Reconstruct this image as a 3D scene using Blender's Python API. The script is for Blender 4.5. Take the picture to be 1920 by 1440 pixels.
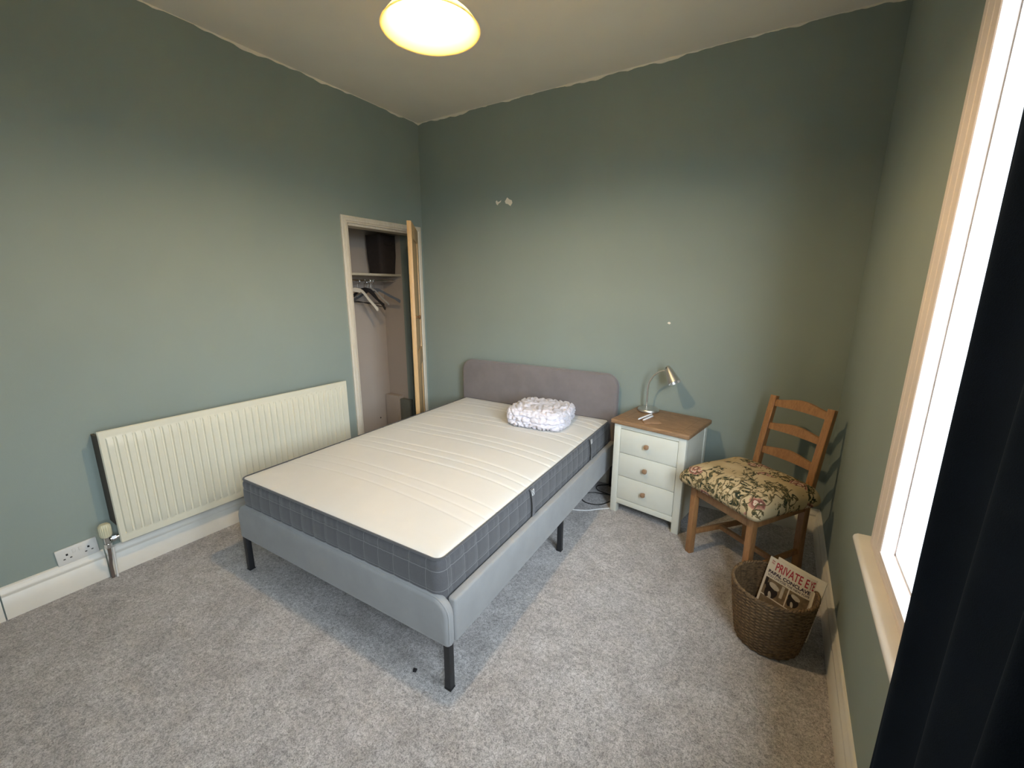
import bpy, bmesh, math, random
from mathutils import Vector, Matrix, Euler
PI = math.pi
random.seed(7)
for o in list(bpy.data.objects): bpy.data.objects.remove(o)
C = bpy.context.scene.collection
S = bpy.context.scene

# ------------------------------------------------------------------ camera
cam_d = bpy.data.cameras.new('camera'); cam = bpy.data.objects.new('camera', cam_d); C.objects.link(cam)
cam_d.sensor_width = 36; cam_d.lens = 791.3026/1920*36; cam_d.clip_start = 0.02
Rt = Vector((0.84206018, 0.53937716, 0.0026326)); Up = Vector((-0.12192236, 0.18558272, 0.97503538)); Fw = Vector((-0.52542325, 0.82135944, -0.22203395))
M = Matrix((Rt, Up, -Fw)).transposed().to_4x4(); M.translation = Vector((2.9105, -3.0077, 1.5224))
cam.matrix_world = M
S.camera = cam
S.view_settings.view_transform = 'Standard'; S.view_settings.look = 'None'
S.view_settings.gamma = 1; S.view_settings.use_curve_mapping = False
S.view_settings.exposure = 1.85

# ------------------------------------------------------------------ world: overcast sky over darker ground
W_ = bpy.data.worlds.new('world'); S.world = W_; W_.use_nodes = True
nt = W_.node_tree; nt.nodes.clear()
wo = nt.nodes.new('ShaderNodeOutputWorld'); bg = nt.nodes.new('ShaderNodeBackground')
tc = nt.nodes.new('ShaderNodeTexCoord'); sep = nt.nodes.new('ShaderNodeSeparateXYZ'); rmp = nt.nodes.new('ShaderNodeValToRGB')
mr = nt.nodes.new('ShaderNodeMapRange'); mr.inputs['From Min'].default_value = -1; mr.inputs['From Max'].default_value = 1
nt.links.new(tc.outputs['Generated'], sep.inputs[0]); nt.links.new(sep.outputs['Z'], mr.inputs['Value']); nt.links.new(mr.outputs[0], rmp.inputs[0])
e = rmp.color_ramp.elements; e[0].position = .47; e[0].color = (.10, .11, .10, 1); e[1].position = .56; e[1].color = (.74, .87, 1, 1)
e2 = rmp.color_ramp.elements.new(.85); e2.color = (.78, .90, 1, 1)
nt.links.new(rmp.outputs[0], bg.inputs[0]); 
# sky brightened towards -y, an added boost for daylight on the back wall
az = nt.nodes.new('ShaderNodeMath'); az.operation = 'MULTIPLY_ADD'; az.inputs[1].default_value = -6.6; az.inputs[2].default_value = 3.7
nt.links.new(sep.outputs['Y'], az.inputs[0]); azm = nt.nodes.new('ShaderNodeMath'); azm.operation = 'MAXIMUM'; azm.inputs[1].default_value = 2.0
nt.links.new(az.outputs[0], azm.inputs[0]); nt.links.new(azm.outputs[0], bg.inputs[1]); nt.links.new(bg.outputs[0], wo.inputs[0])

# portal in the window opening
pd = bpy.data.lights.new('window_portal', 'AREA'); pd.shape = 'RECTANGLE'; pd.size = 1.72; pd.size_y = 2.0; pd.cycles.is_portal = True
po = bpy.data.objects.new('window_portal', pd); C.objects.link(po); po.location = (3.42, -2.565, 1.65); po.rotation_euler = (0, PI/2, 0)

BULB_STRENGTH = 420

# ------------------------------------------------------------------ materials
def newmat(name):
    m = bpy.data.materials.new(name); m.use_nodes = True
    return m, m.node_tree, m.node_tree.nodes['Principled BSDF']
def N(nt, t, **kw):
    n = nt.nodes.new(t)
    for k, v in kw.items():
        if k in n.inputs: n.inputs[k].default_value = v
        else: setattr(n, k, v)
    return n
def ramp(nt, fac, cols):
    r = nt.nodes.new('ShaderNodeValToRGB'); el = r.color_ramp.elements
    for i, (p, c) in enumerate(cols):
        q = el[i] if i < 2 else el.new(p)
        q.position = p; q.color = (*c, 1)
    nt.links.new(fac, r.inputs[0]); return r.outputs[0]
def coords(nt, scale=(1, 1, 1), kind='Object', rot=(0, 0, 0)):
    t = nt.nodes.new('ShaderNodeTexCoord'); mp = nt.nodes.new('ShaderNodeMapping'); mp.inputs['Scale'].default_value = scale; mp.inputs['Rotation'].default_value = rot
    nt.links.new(t.outputs[kind], mp.inputs[0]); return mp.outputs[0]
def noise(nt, vec, scale, detail=4, rough=.55, dist=0):
    n = N(nt, 'ShaderNodeTexNoise', Scale=scale, Detail=detail, Roughness=rough, Distortion=dist); nt.links.new(vec, n.inputs['Vector']); return n.outputs['Fac']
def mixc(nt, fac, a, b, mode='MIX'):
    m = nt.nodes.new('ShaderNodeMix'); m.data_type = 'RGBA'; m.blend_type = mode
    for s, v in ((m.inputs[0], fac), (m.inputs[6], a), (m.inputs[7], b)):
        if isinstance(v, (int, float)): s.default_value = v
        elif isinstance(v, tuple): s.default_value = (*v, 1)
        else: nt.links.new(v, s)
    return m.outputs[2]
def math_(nt, op, a, b=None):
    m = nt.nodes.new('ShaderNodeMath'); m.operation = op
    for s, v in ((m.inputs[0], a), (m.inputs[1], b)):
        if v is None: continue
        if isinstance(v, (int, float)): s.default_value = v
        else: nt.links.new(v, s)
    return m.outputs[0]
def bump(nt, b, h, strength=.3, dist=.01):
    n = N(nt, 'ShaderNodeBump', Strength=strength, Distance=dist); nt.links.new(h, n.inputs['Height']); nt.links.new(n.outputs[0], b.inputs['Normal'])

def plain(name, col, rough=.5, metal=0, var=.12, vs=20, bs=0, bscale=200, spec=None):
    m, nt, b = newmat(name); v = coords(nt)
    c2 = tuple(c*(1-var) for c in col)
    nt.links.new(ramp(nt, noise(nt, v, vs), [(.35, c2), (.65, col)]), b.inputs['Base Color'])
    b.inputs['Roughness'].default_value = rough; b.inputs['Metallic'].default_value = metal
    if spec is not None: b.inputs['Specular IOR Level'].default_value = spec
    if bs: bump(nt, b, noise(nt, v, bscale, 3), bs, .002)
    return m
def wood(name, c1, c2, scale=(1, 1, 1), rough=.5, ring=14):
    m, nt, b = newmat(name); v = coords(nt, scale)
    n = noise(nt, v, ring, 5, .6, 1.2); f = noise(nt, v, ring*6, 3, .6)
    k = mixc(nt, .35, n, f)
    nt.links.new(ramp(nt, k, [(.35, c2), (.62, c1)]), b.inputs['Base Color']); b.inputs['Roughness'].default_value = rough
    bump(nt, b, f, .15, .001); return m
def fabric(name, c1, c2, fine=900, rough=.9, sheen=.3, bs=.5):
    m, nt, b = newmat(name); v = coords(nt)
    f = noise(nt, v, fine, 2, .7); g = noise(nt, v, 9, 3)
    c = ramp(nt, f, [(.3, c2), (.7, c1)])
    c = mixc(nt, .35, c, ramp(nt, g, [(.35, c2), (.65, c1)]))
    nt.links.new(c, b.inputs['Base Color']); b.inputs['Roughness'].default_value = rough
    b.inputs['Sheen Weight'].default_value = sheen; b.inputs['Specular IOR Level'].default_value = .2
    bump(nt, b, f, bs, .001); return m

def wall_paint(name, col, rough=.75):
    m, nt, b = newmat(name); v = coords(nt)
    big = noise(nt, v, 1.3, 3); fine = noise(nt, v, 260, 3, .6); mid = noise(nt, v, 14, 4)
    c = ramp(nt, big, [(.3, tuple(x*.95 for x in col)), (.7, tuple(x*1.04 for x in col))])
    nt.links.new(c, b.inputs['Base Color']); b.inputs['Roughness'].default_value = rough; b.inputs['Specular IOR Level'].default_value = .3
    h = mixc(nt, .6, fine, mid); bump(nt, b, h, .22, .003); return m

WALL = (.270, .315, .282)
m_wall = wall_paint('duck_egg_green_paint', WALL)
m_ceil = wall_paint('ceiling_white_paint', (.88, .81, .70))
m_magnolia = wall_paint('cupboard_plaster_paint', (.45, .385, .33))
m_gloss = plain('cream_gloss_paint', (.74, .70, .62), .35, var=.06, vs=8)
m_frame = wood('cupboard_frame_paint', (.72, .66, .56), (.62, .55, .44), (3, 3, .3), .5)
m_upvc = plain('white_window_plastic', (.52, .53, .55), .3, var=.02)
m_sillw = plain('window_surround_paint', (.88, .77, .72), .4, var=.06, vs=6)
m_sillt = plain('window_sill_white_gloss', (.84, .81, .78), .18, var=.04, vs=6)

def carpet():
    m, nt, b = newmat('grey_cut_pile_carpet'); v = coords(nt)
    a = noise(nt, v, 210, 2, .8); p = noise(nt, v, 75, 4, .75, .8); q = noise(nt, v, 12, 5, .65, 1.0); r = noise(nt, v, 3.2, 4, .6, 1.5)
    c = ramp(nt, a, [(.37, (.14, .13, .126)), (.63, (.72, .69, .68))])
    c = mixc(nt, .55, c, ramp(nt, p, [(.39, (.20, .188, .182)), (.61, (.66, .635, .625))]))
    c = mixc(nt, .55, c, ramp(nt, q, [(.38, (.82, .81, .81)), (.62, (1.20, 1.20, 1.22))]), 'MULTIPLY')
    c = mixc(nt, .60, c, ramp(nt, r, [(.42, (.86, .84, .83)), (.58, (1.10, 1.10, 1.10))]), 'MULTIPLY')
    nt.links.new(c, b.inputs['Base Color']); b.inputs['Roughness'].default_value = 1
    b.inputs['Specular IOR Level'].default_value = .1; b.inputs['Sheen Weight'].default_value = .25
    h = mixc(nt, .5, a, p); bump(nt, b, h, .8, .012); return m
m_carpet = carpet()
m_grey_fab = fabric('light_grey_upholstery', (.31, .31, .31), (.23, .23, .23))
m_head_fab = fabric('grey_upholstery_in_dim_light', (.24, .215, .215), (.175, .155, .155))  # bed's grey fabric again, coloured darker and warmer for dimmer light at the headboard
m_black_metal = plain('black_powder_coated_steel', (.018, .018, .02), .45, var=.1)
m_cream_top = fabric('cream_mattress_ticking', (.67, .65, .61), (.63, .61, .57), 600, .85, .2, .25)
m_piping = fabric('dark_grey_piping', (.085, .085, .09), (.06, .06, .065))
m_radiator = plain('cream_radiator_enamel', (.70, .67, .54), .35, var=.04, vs=5)
m_dark_gap = plain('shaded_radiator_back', (.10, .085, .07), .8)  # dark tone on fins and brackets stands in for shade behind the panel
m_chrome = plain('chrome', (.75, .75, .75), .12, 1, var=.05)
m_pipe = plain('painted_dark_pipe', (.16, .12, .10), .4, var=.3)
m_plastic_w = plain('white_plastic', (.72, .70, .66), .35, var=.04)
m_trv = plain('cream_plastic', (.64, .60, .42), .4, var=.05)
m_hole = plain('dark_pin_hole', (.01, .01, .01), .6)
m_oak = wood('oak_top', (.36, .215, .115), (.20, .115, .06), (1.2, 6, 6), .45, 9)
m_oak_knob = wood('oak_knob', (.36, .22, .13), (.25, .15, .08), (4, 4, 4), .45)
m_cab = plain('pale_sage_cream_paint', (.74, .745, .66), .45, var=.05, vs=6)
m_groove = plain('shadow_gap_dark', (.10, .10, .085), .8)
m_pine = wood('antique_stain_pine', (.42, .215, .085), (.27, .125, .05), (5, 5, .8), .42, 7)
m_doorpine = wood('waxed_pine_door', (.62, .40, .19), (.46, .28, .12), (6, 6, .5), .45, 7)
m_satin = plain('satin_nickel', (.68, .665, .63), .40, 1, var=.04)
m_pen = plain('white_pen_plastic', (.85, .85, .88), .25, var=.02)
m_coaster = wood('pale_wood_coaster', (.38, .23, .13), (.30, .17, .09), (6, 6, 6), .6)
m_navy = fabric('navy_blackout_curtain', (.004, .011, .026), (.003, .008, .017), 700, 1, 0, .3)
m_binfab = plain('dark_brown_fabric', (.035, .025, .022), .9, var=.2)
m_black_pl = plain('black_plastic', (.02, .018, .018), .4)
m_hang_w = plain('white_hanger_plastic', (.72, .66, .56), .4, var=.03)
m_cable_w = plain('white_cable', (.8, .8, .8), .4, var=.02)
m_shelf = plain('shelf_cream_paint', (.60, .54, .42), .5)
m_paper = plain('magazine_paper', (.72, .66, .56), .5, var=.05)
m_red = plain('red_ink', (.42, .03, .05), .5, var=.05)
m_ink = plain('dark_purple_ink', (.035, .015, .04), .5, var=.05)
m_photo_bg = plain('photo_ink_brown', (.25, .18, .11), .45, var=.4, vs=60)
m_photo_dk = plain('photo_ink_black', (.03, .022, .02), .45, var=.3, vs=60)
m_photo_lt = plain('photo_ink_pale', (.55, .50, .42), .45, var=.15, vs=60)
m_fluff = plain('dark_fluff', (.02, .018, .02), 1)

def mattress_side():
    m, nt, b = newmat('grey_quilted_mattress_border')
    uv = nt.nodes.new('ShaderNodeUVMap'); sp = nt.nodes.new('ShaderNodeSeparateXYZ'); nt.links.new(uv.outputs[0], sp.inputs[0])
    def line(ch, pitch, off, w):
        a = math_(nt, 'ADD', sp.outputs[ch], off); a = math_(nt, 'DIVIDE', a, pitch); a = math_(nt, 'FRACT', a)
        a = math_(nt, 'SUBTRACT', a, .5); a = math_(nt, 'ABSOLUTE', a); return math_(nt, 'LESS_THAN', a, w)
    l = math_(nt, 'MAXIMUM', line(0, .085, .02, .012), line(1, .085, .0425-.045+.017, .012))
    v = coords(nt); f = noise(nt, v, 800, 2, .7)
    base = ramp(nt, f, [(.3, (.062, .060, .064)), (.7, (.110, .107, .112))])
    nt.links.new(mixc(nt, l, base, (.20, .197, .195)), b.inputs['Base Color'])
    b.inputs['Roughness'].default_value = .9; b.inputs['Sheen Weight'].default_value = .3; b.inputs['Specular IOR Level'].default_value = .2
    bump(nt, b, f, .4, .001); return m
m_mside = mattress_side()

def floral():
    m, nt, b = newmat('floral_tapestry'); v0 = coords(nt)
    nz = N(nt, 'ShaderNodeTexNoise', Scale=14, Detail=3); nt.links.new(v0, nz.inputs['Vector'])
    sub = nt.nodes.new('ShaderNodeVectorMath'); sub.operation = 'SUBTRACT'; nt.links.new(nz.outputs['Color'], sub.inputs[0]); sub.inputs[1].default_value = (.5, .5, .5)
    sc = nt.nodes.new('ShaderNodeVectorMath'); sc.operation = 'SCALE'; nt.links.new(sub.outputs[0], sc.inputs[0]); sc.inputs['Scale'].default_value = .075
    ad = nt.nodes.new('ShaderNodeVectorMath'); nt.links.new(v0, ad.inputs[0]); nt.links.new(sc.outputs[0], ad.inputs[1]); v = ad.outputs[0]
    cluster = noise(nt, v0, 5.2, 2, .5, 1.0)
    mask = ramp(nt, cluster, [(.455, (0, 0, 0)), (.50, (1, 1, 1))])
    # leaves
    vl = N(nt, 'ShaderNodeTexVoronoi', Scale=34); nt.links.new(v, vl.inputs['Vector'])
    wl = N(nt, 'ShaderNodeTexWave', Scale=13, Distortion=8, Detail=2); nt.links.new(v, wl.inputs['Vector'])
    leafn = noise(nt, v0, 22, 2, .5, 1.8); leafm = math_(nt, 'MULTIPLY', math_(nt, 'GREATER_THAN', leafn, .50), math_(nt, 'GREATER_THAN', cluster, .47))
    lc = ramp(nt, noise(nt, v0, 34, 3, .6, 1.5), [(.42, (.028, .036, .022)), (.50, (.10, .09, .04)), (.60, (.30, .22, .11))])
    tan = ramp(nt, noise(nt, v0, 5, 2), [(.35, (.46, .34, .18)), (.65, (.58, .46, .28))])
    base = mixc(nt, leafm, tan, lc)
    # roses: ringed petals in scattered voronoi cells
    vr = N(nt, 'ShaderNodeTexVoronoi', Scale=8.5); nt.links.new(v, vr.inputs['Vector'])
    sp = nt.nodes.new('ShaderNodeSeparateColor'); nt.links.new(vr.outputs['Color'], sp.inputs[0])
    inr = math_(nt, 'LESS_THAN', vr.outputs['Distance'], .36)
    pick = math_(nt, 'MULTIPLY', math_(nt, 'GREATER_THAN', sp.outputs[0], .38), math_(nt, 'GREATER_THAN', cluster, .46))
    rings = math_(nt, 'FRACT', math_(nt, 'ADD', math_(nt, 'MULTIPLY', vr.outputs['Distance'], 6.0), noise(nt, v0, 30, 2)))
    rose = ramp(nt, rings, [(.20, (.20, .075, .06)), (.60, (.50, .27, .19))])
    rose = mixc(nt, math_(nt, 'GREATER_THAN', rings, .78), rose, (.62, .50, .38))
    base = mixc(nt, math_(nt, 'MULTIPLY', inr, pick), base, rose)
    # fine stems
    st = N(nt, 'ShaderNodeTexWave', Scale=9, Distortion=14, Detail=2); nt.links.new(v0, st.inputs['Vector'])
    sm = math_(nt, 'MULTIPLY', math_(nt, 'GREATER_THAN', st.outputs['Fac'], .95), math_(nt, 'GREATER_THAN', cluster, .42))
    base = mixc(nt, sm, base, (.11, .085, .04))
    nt.links.new(base, b.inputs['Base Color']); b.inputs['Roughness'].default_value = .85; b.inputs['Specular IOR Level'].default_value = .2
    bump(nt, b, noise(nt, v0, 700, 2), .3, .001); return m
m_floral = floral()

def wicker_mat():
    m, nt, b = newmat('woven_seagrass'); v = coords(nt, (1, 1, 3))
    n = noise(nt, v, 60, 4, .7)
    nt.links.new(ramp(nt, n, [(.35, (.060, .034, .016)), (.65, (.22, .135, .062))]), b.inputs['Base Color']); b.inputs['Roughness'].default_value = .7
    bump(nt, b, n, .4, .003); return m
m_wicker = wicker_mat()

def bundle_mat():
    m, nt, b = newmat('lilac_white_quilted_cotton'); v = coords(nt)
    b.inputs['Base Color'].default_value = (.70, .67, .72, 1); b.inputs['Roughness'].default_value = .75; b.inputs['Sheen Weight'].default_value = .3
    w = N(nt, 'ShaderNodeTexWave', Scale=5.5, Distortion=7, Detail=3); nt.links.new(v, w.inputs['Vector'])
    w.inputs['Detail Scale'].default_value = 2.0
    n = noise(nt, v, 24, 4, .6, 2.0)
    h = mixc(nt, .5, w.outputs['Fac'], n); bump(nt, b, h, .45, .014)
    nt.links.new(ramp(nt, n, [(.3, (.64, .60, .66)), (.7, (.74, .71, .76))]), b.inputs['Base Color']); return m
m_bundle = bundle_mat()

def shade_mat():
    m = bpy.data.materials.new('opal_yellow_glass_shade'); m.use_nodes = True; nt = m.node_tree; nt.nodes.clear()
    o = nt.nodes.new('ShaderNodeOutputMaterial'); t = nt.nodes.new('ShaderNodeBsdfTranslucent'); d = nt.nodes.new('ShaderNodeBsdfDiffuse'); g = nt.nodes.new('ShaderNodeBsdfGlossy')
    v = coords(nt); c = ramp(nt, noise(nt, v, 6), [(.3, (.86, .76, .48)), (.7, (.90, .81, .52))])
    d.inputs[0].default_value = (.27, .245, .125, 1); nt.links.new(c, t.inputs[0]); g.inputs['Roughness'].default_value = .15
    m1 = nt.nodes.new('ShaderNodeMixShader'); m1.inputs[0].default_value = .62; nt.links.new(d.outputs[0], m1.inputs[1]); nt.links.new(t.outputs[0], m1.inputs[2])
    m2 = nt.nodes.new('ShaderNodeMixShader'); m2.inputs[0].default_value = .04; nt.links.new(m1.outputs[0], m2.inputs[1]); nt.links.new(g.outputs[0], m2.inputs[2])
    nt.links.new(m2.outputs[0], o.inputs[0]); return m
m_shade = shade_mat()
def emis(name, col, s):
    m = bpy.data.materials.new(name); m.use_nodes = True; nt = m.node_tree; nt.nodes.clear()
    o = nt.nodes.new('ShaderNodeOutputMaterial'); e = nt.nodes.new('ShaderNodeEmission'); e.inputs[0].default_value = (*col, 1); e.inputs[1].default_value = s
    nt.links.new(e.outputs[0], o.inputs[0]); return m
m_bulb = emis('lit_warm_bulb', (1, .72, .40), BULB_STRENGTH)
def glass():
    m = bpy.data.materials.new('window_glass'); m.use_nodes = True; nt = m.node_tree; nt.nodes.clear()
    o = nt.nodes.new('ShaderNodeOutputMaterial'); t = nt.nodes.new('ShaderNodeBsdfTransparent'); g = nt.nodes.new('ShaderNodeBsdfGlossy'); g.inputs['Roughness'].default_value = .02
    lw = nt.nodes.new('ShaderNodeLayerWeight'); fa = math_(nt, 'ADD', math_(nt, 'MULTIPLY', math_(nt, 'POWER', lw.outputs['Facing'], 5), .5), .03)
    x = nt.nodes.new('ShaderNodeMixShader'); nt.links.new(fa, x.inputs[0]); nt.links.new(t.outputs[0], x.inputs[1]); nt.links.new(g.outputs[0], x.inputs[2])
    nt.links.new(x.outputs[0], o.inputs[0]); return m
m_glass = glass()

# ------------------------------------------------------------------ mesh helpers
def link(name, bm, mat, parent=None, smooth=True, angle=35, loc=None, rot=None):
    bmesh.ops.recalc_face_normals(bm, faces=bm.faces)
    me = bpy.data.meshes.new(name)
    if smooth:
        for f in bm.faces: f.smooth = True
        a = math.radians(angle)
        for ed in bm.edges:
            if len(ed.link_faces) == 2 and ed.calc_face_angle(0) > a: ed.smooth = False
    bm.to_mesh(me); bm.free(); me.materials.append(mat)
    o = bpy.data.objects.new(name, me); C.objects.link(o)
    if parent: o.parent = parent
    if loc: o.location = loc
    if rot: o.rotation_euler = rot
    return o
def thing(name, label, cat, loc=(0, 0, 0), rotz=0, group=None):
    o = bpy.data.objects.new(name, None); C.objects.link(o); o.location = loc; o.rotation_euler = (0, 0, rotz); o.empty_display_size = .1
    o['label'] = label; o['category'] = cat
    if group: o['group'] = group
    return o
def tag(o, label, cat, group=None):
    o['label'] = label; o['category'] = cat
    if group: o['group'] = group
    return o
def struct(o, label=None):
    o['kind'] = 'structure'
    if label: o['label'] = label
    return o
def box(bm, lo, hi, bev=0, seg=2, mtx=None):
    g = bmesh.ops.create_cube(bm, size=1); vs = g['verts']
    c = [(a+b)/2 for a, b in zip(lo, hi)]; s = [b-a for a, b in zip(lo, hi)]
    for v in vs: v.co = Vector((v.co.x*s[0]+c[0], v.co.y*s[1]+c[1], v.co.z*s[2]+c[2]))
    if bev:
        es = list({e for v in vs for e in v.link_edges})
        r = bmesh.ops.bevel(bm, geom=es, offset=bev, segments=seg, profile=.5, affect='EDGES')
        vs = list({v for f in r['faces'] for v in f.verts} | {v for v in vs if v.is_valid})
    if mtx is not None:
        for v in vs: v.co = mtx @ v.co
    return vs
def boxobj(name, lo, hi, mat, parent=None, bev=.002, seg=2, **k):
    bm = bmesh.new(); box(bm, lo, hi, bev, seg); return link(name, bm, mat, parent, **k)
def tube(bm, pts, rad, seg=12, caps=True):
    pts = [Vector(p) for p in pts]; n = len(pts); rings = []
    rr = rad if isinstance(rad, (list, tuple)) else [rad]*n
    up = Vector((0, 0, 1)); prev = None
    for i, p in enumerate(pts):
        t = (pts[min(i+1, n-1)]-pts[max(i-1, 0)]).normalized()
        a = t.cross(up if prev is None else prev)
        if prev is None:
            if a.length < .05: a = t.cross(Vector((1, 0, 0)))
            a.normalize(); b = a.cross(t).normalized()
        else:
            b = (prev - t*prev.dot(t)).normalized(); a = t.cross(b).normalized()
        prev = b
        rings.append([bm.verts.new(p + (a*math.cos(2*PI*k/seg)+b*math.sin(2*PI*k/seg))*rr[i]) for k in range(seg)])
    for i in range(n-1):
        for k in range(seg):
            bm.faces.new((rings[i][k], rings[i][(k+1) % seg], rings[i+1][(k+1) % seg], rings[i+1][k]))
    if caps: bm.faces.new(rings[0]); bm.faces.new(rings[-1])
def lathe(bm, prof, seg=40, mtx=None, close=False):
    rings = []
    for r, z in prof:
        if r < 1e-6:
            v = bm.verts.new((0, 0, z)); rings.append([v])
        else: rings.append([bm.verts.new((r*math.cos(2*PI*k/seg), r*math.sin(2*PI*k/seg), z)) for k in range(seg)])
    for a, b in zip(rings, rings[1:]):
        for k in range(seg):
            if len(a) == 1 and len(b) == 1: continue
            if len(a) == 1: bm.faces.new((a[0], b[k], b[(k+1) % seg]))
            elif len(b) == 1: bm.faces.new((a[k], a[(k+1) % seg], b[0]))
            else: bm.faces.new((a[k], a[(k+1) % seg], b[(k+1) % seg], b[k]))
    if mtx is not None:
        for rg in rings:
            for v in rg: v.co = mtx @ v.co
def catmull(P, n=8):
    P = [Vector(p) for p in P]; Q = [P[0]*2-P[1]]+P+[P[-1]*2-P[-2]]; out = []
    for i in range(1, len(Q)-2):
        for j in range(n):
            t = j/n; a, b, c, d = Q[i-1], Q[i], Q[i+1], Q[i+2]
            out.append(.5*((2*b)+(c-a)*t+(2*a-5*b+4*c-d)*t*t+(3*b-a-3*c+d)*t**3))
    out.append(P[-1]); return out
def prism(bm, prof, axis, a, b):
    """extrude closed 2D profile (list of pairs) along axis from a to b"""
    def mk(p, t): return {'x': (t, p[0], p[1]), 'y': (p[0], t, p[1]), 'z': (p[0], p[1], t)}[axis]
    A = [bm.verts.new(mk(p, a)) for p in prof]; B = [bm.verts.new(mk(p, b)) for p in prof]
    n = len(prof)
    for i in range(n): bm.faces.new((A[i], A[(i+1) % n], B[(i+1) % n], B[i]))
    bm.faces.new(A); bm.faces.new(B)
def bar(bm, A, B, w, d, hint=(0, 1, 0), bev=.003):
    A = Vector(A); B = Vector(B); z = (B-A).normalized(); h = Vector(hint); x = h.cross(z).normalized(); y = z.cross(x)
    m = Matrix((x, y, z)).transposed().to_4x4(); m.translation = A
    return box(bm, (-w/2, -d/2, 0), (w/2, d/2, (B-A).length), bev, 2, m)

# ------------------------------------------------------------------ room shell
RW, RH, RY = 3.2484, 2.9211, -4.35
BW = math.atan(.0255)            # the back wall is very slightly out of square
o = boxobj('floor', (-.9, RY-.1, -.12), (RW+.3, .25, 0), m_carpet, bev=0); struct(o)
o = boxobj('ceiling', (-.9, RY-.1, RH), (RW+.3, .25, RH+.1), m_ceil, bev=0); struct(o)
# left wall with the cupboard opening
OY0, OY1, OZ = -.820, -.085, 2.006
bm = bmesh.new()
box(bm, (-.12, RY, 0), (0, OY0, RH)); box(bm, (-.12, OY1, 0), (0, .15, RH)); box(bm, (-.12, OY0, OZ), (0, OY1, RH))
wl_ = struct(link('wall_left', bm, m_wall))
bm = bmesh.new(); box(bm, (-.2, 0, 0), (RW+.3, .12, RH))
wb = struct(link('wall_back', bm, m_wall, rot=(0, 0, BW)))
bm = bmesh.new(); box(bm, (-.12, RY-.12, 0), (RW+.3, RY, RH)); wf = struct(link('wall_front', bm, m_wall))
# right wall with window opening
WY0, WY1, WZ0, WZ1 = -3.55, -1.577, .81, 2.50
bm = bmesh.new()
box(bm, (RW, RY, 0), (RW+.15, WY0, RH)); box(bm, (RW, WY1, 0), (RW+.15, .20, RH))
box(bm, (RW, WY0, 0), (RW+.15, WY1, WZ0)); box(bm, (RW, WY0, WZ1), (RW+.15, WY1, RH))
wr = struct(link('wall_right', bm, m_wall))

# ragged edge of ceiling paint run down on to the walls
def ragged(p0, p1, nrm, name):
    bm = bmesh.new(); p0 = Vector(p0); p1 = Vector(p1); n = 260; nv = Vector(nrm)*.0015
    ph = [random.uniform(0, 6) for _ in range(5)]
    prev = None
    for i in range(n+1):
        t = i/n; L = (p1-p0).length*t
        dpt = .008+.006*math.sin(L*4+ph[0])+.006*math.sin(L*11+ph[1])+.004*math.sin(L*27+ph[2])+.0025*math.sin(L*61+ph[3])+random.uniform(-.001, .001)
        dpt = max(.003, dpt)
        a = p0.lerp(p1, t)+nv; q = a+Vector((0, 0, -dpt)); vs = (bm.verts.new(a), bm.verts.new(q), bm.verts.new(q-nv))
        if prev:
            bm.faces.new((prev[0], vs[0], vs[1], prev[1])); bm.faces.new((prev[1], vs[1], vs[2], prev[2]))
        prev = vs
    return link(name, bm, m_ceil, smooth=False)
for k, (a, b, n) in enumerate((((0, RY, RH), (0, 0, RH), (1, 0, 0)), ((0, 0, RH), (RW, RW*.0255, RH), (0, -1, 0)), ((RW, 0, RH), (RW, RY, RH), (-1, 0, 0)))):
    struct(ragged(a, b, n, 'trim_%d' % (k+1)))

# skirting boards
def skirt_prof(s):   # (distance from wall, z)
    return [(0, 0), (s*.021, 0), (s*.021, .108), (s*.017, .112), (s*.0165, .118), (s*.020, .124), (s*.019, .134), (s*.012, .142), (s*.0105, .150), (s*.007, .158), (0, .161)]
bm = bmesh.new()
for a, b in ((RY, -2.868), (-2.863, -2.50), (-2.494, -.866)): prism(bm, skirt_prof(1), 'y', a, b)
struct(link('baseboard_left', bm, m_gloss, angle=50))
bm = bmesh.new(); prism(bm, [(RW+x, z) for x, z in skirt_prof(-1)], 'y', RY, .07)
struct(link('baseboard_right', bm, m_gloss, angle=50))
bm = bmesh.new(); prism(bm, skirt_prof(-1), 'x', 0.02, RW-.002)
struct(link('baseboard_back', bm, m_gloss, rot=(0, 0, BW), angle=50))

# bare patches and a chip in the back wall paint
def patch(name, cx, cz, pts):
    bm = bmesh.new(); m = [(cx+x, cz+z) for x, z in pts]
    A = [bm.verts.new((x, -.0012, z)) for x, z in m]; B = [bm.verts.new((x, .0, z)) for x, z in m]
    bm.faces.new(A)
    for i in range(len(A)): bm.faces.new((A[i], A[(i+1) % len(A)], B[(i+1) % len(A)], B[i]))
    return link(name, bm, m_ceil, wb, smooth=False)
patch('plaster_patch', .841, 2.20, [(-.03, .008), (-.018, .016), (-.008, .002), (.012, .006), (.024, .014), (.020, .0), (.0, -.01), (-.012, -.022), (-.024, -.012)])
patch('plaster_patch', .934, 2.195, [(-.034, .006), (-.012, .034), (.006, .018), (.03, .008), (.036, -.012), (.018, -.034), (-.004, -.018), (-.026, -.012)])
patch('paint_chip', 2.24, 1.287, [(-.011, .0), (-.004, .009), (.008, .007), (.012, -.002), (.002, -.008)])

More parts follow.
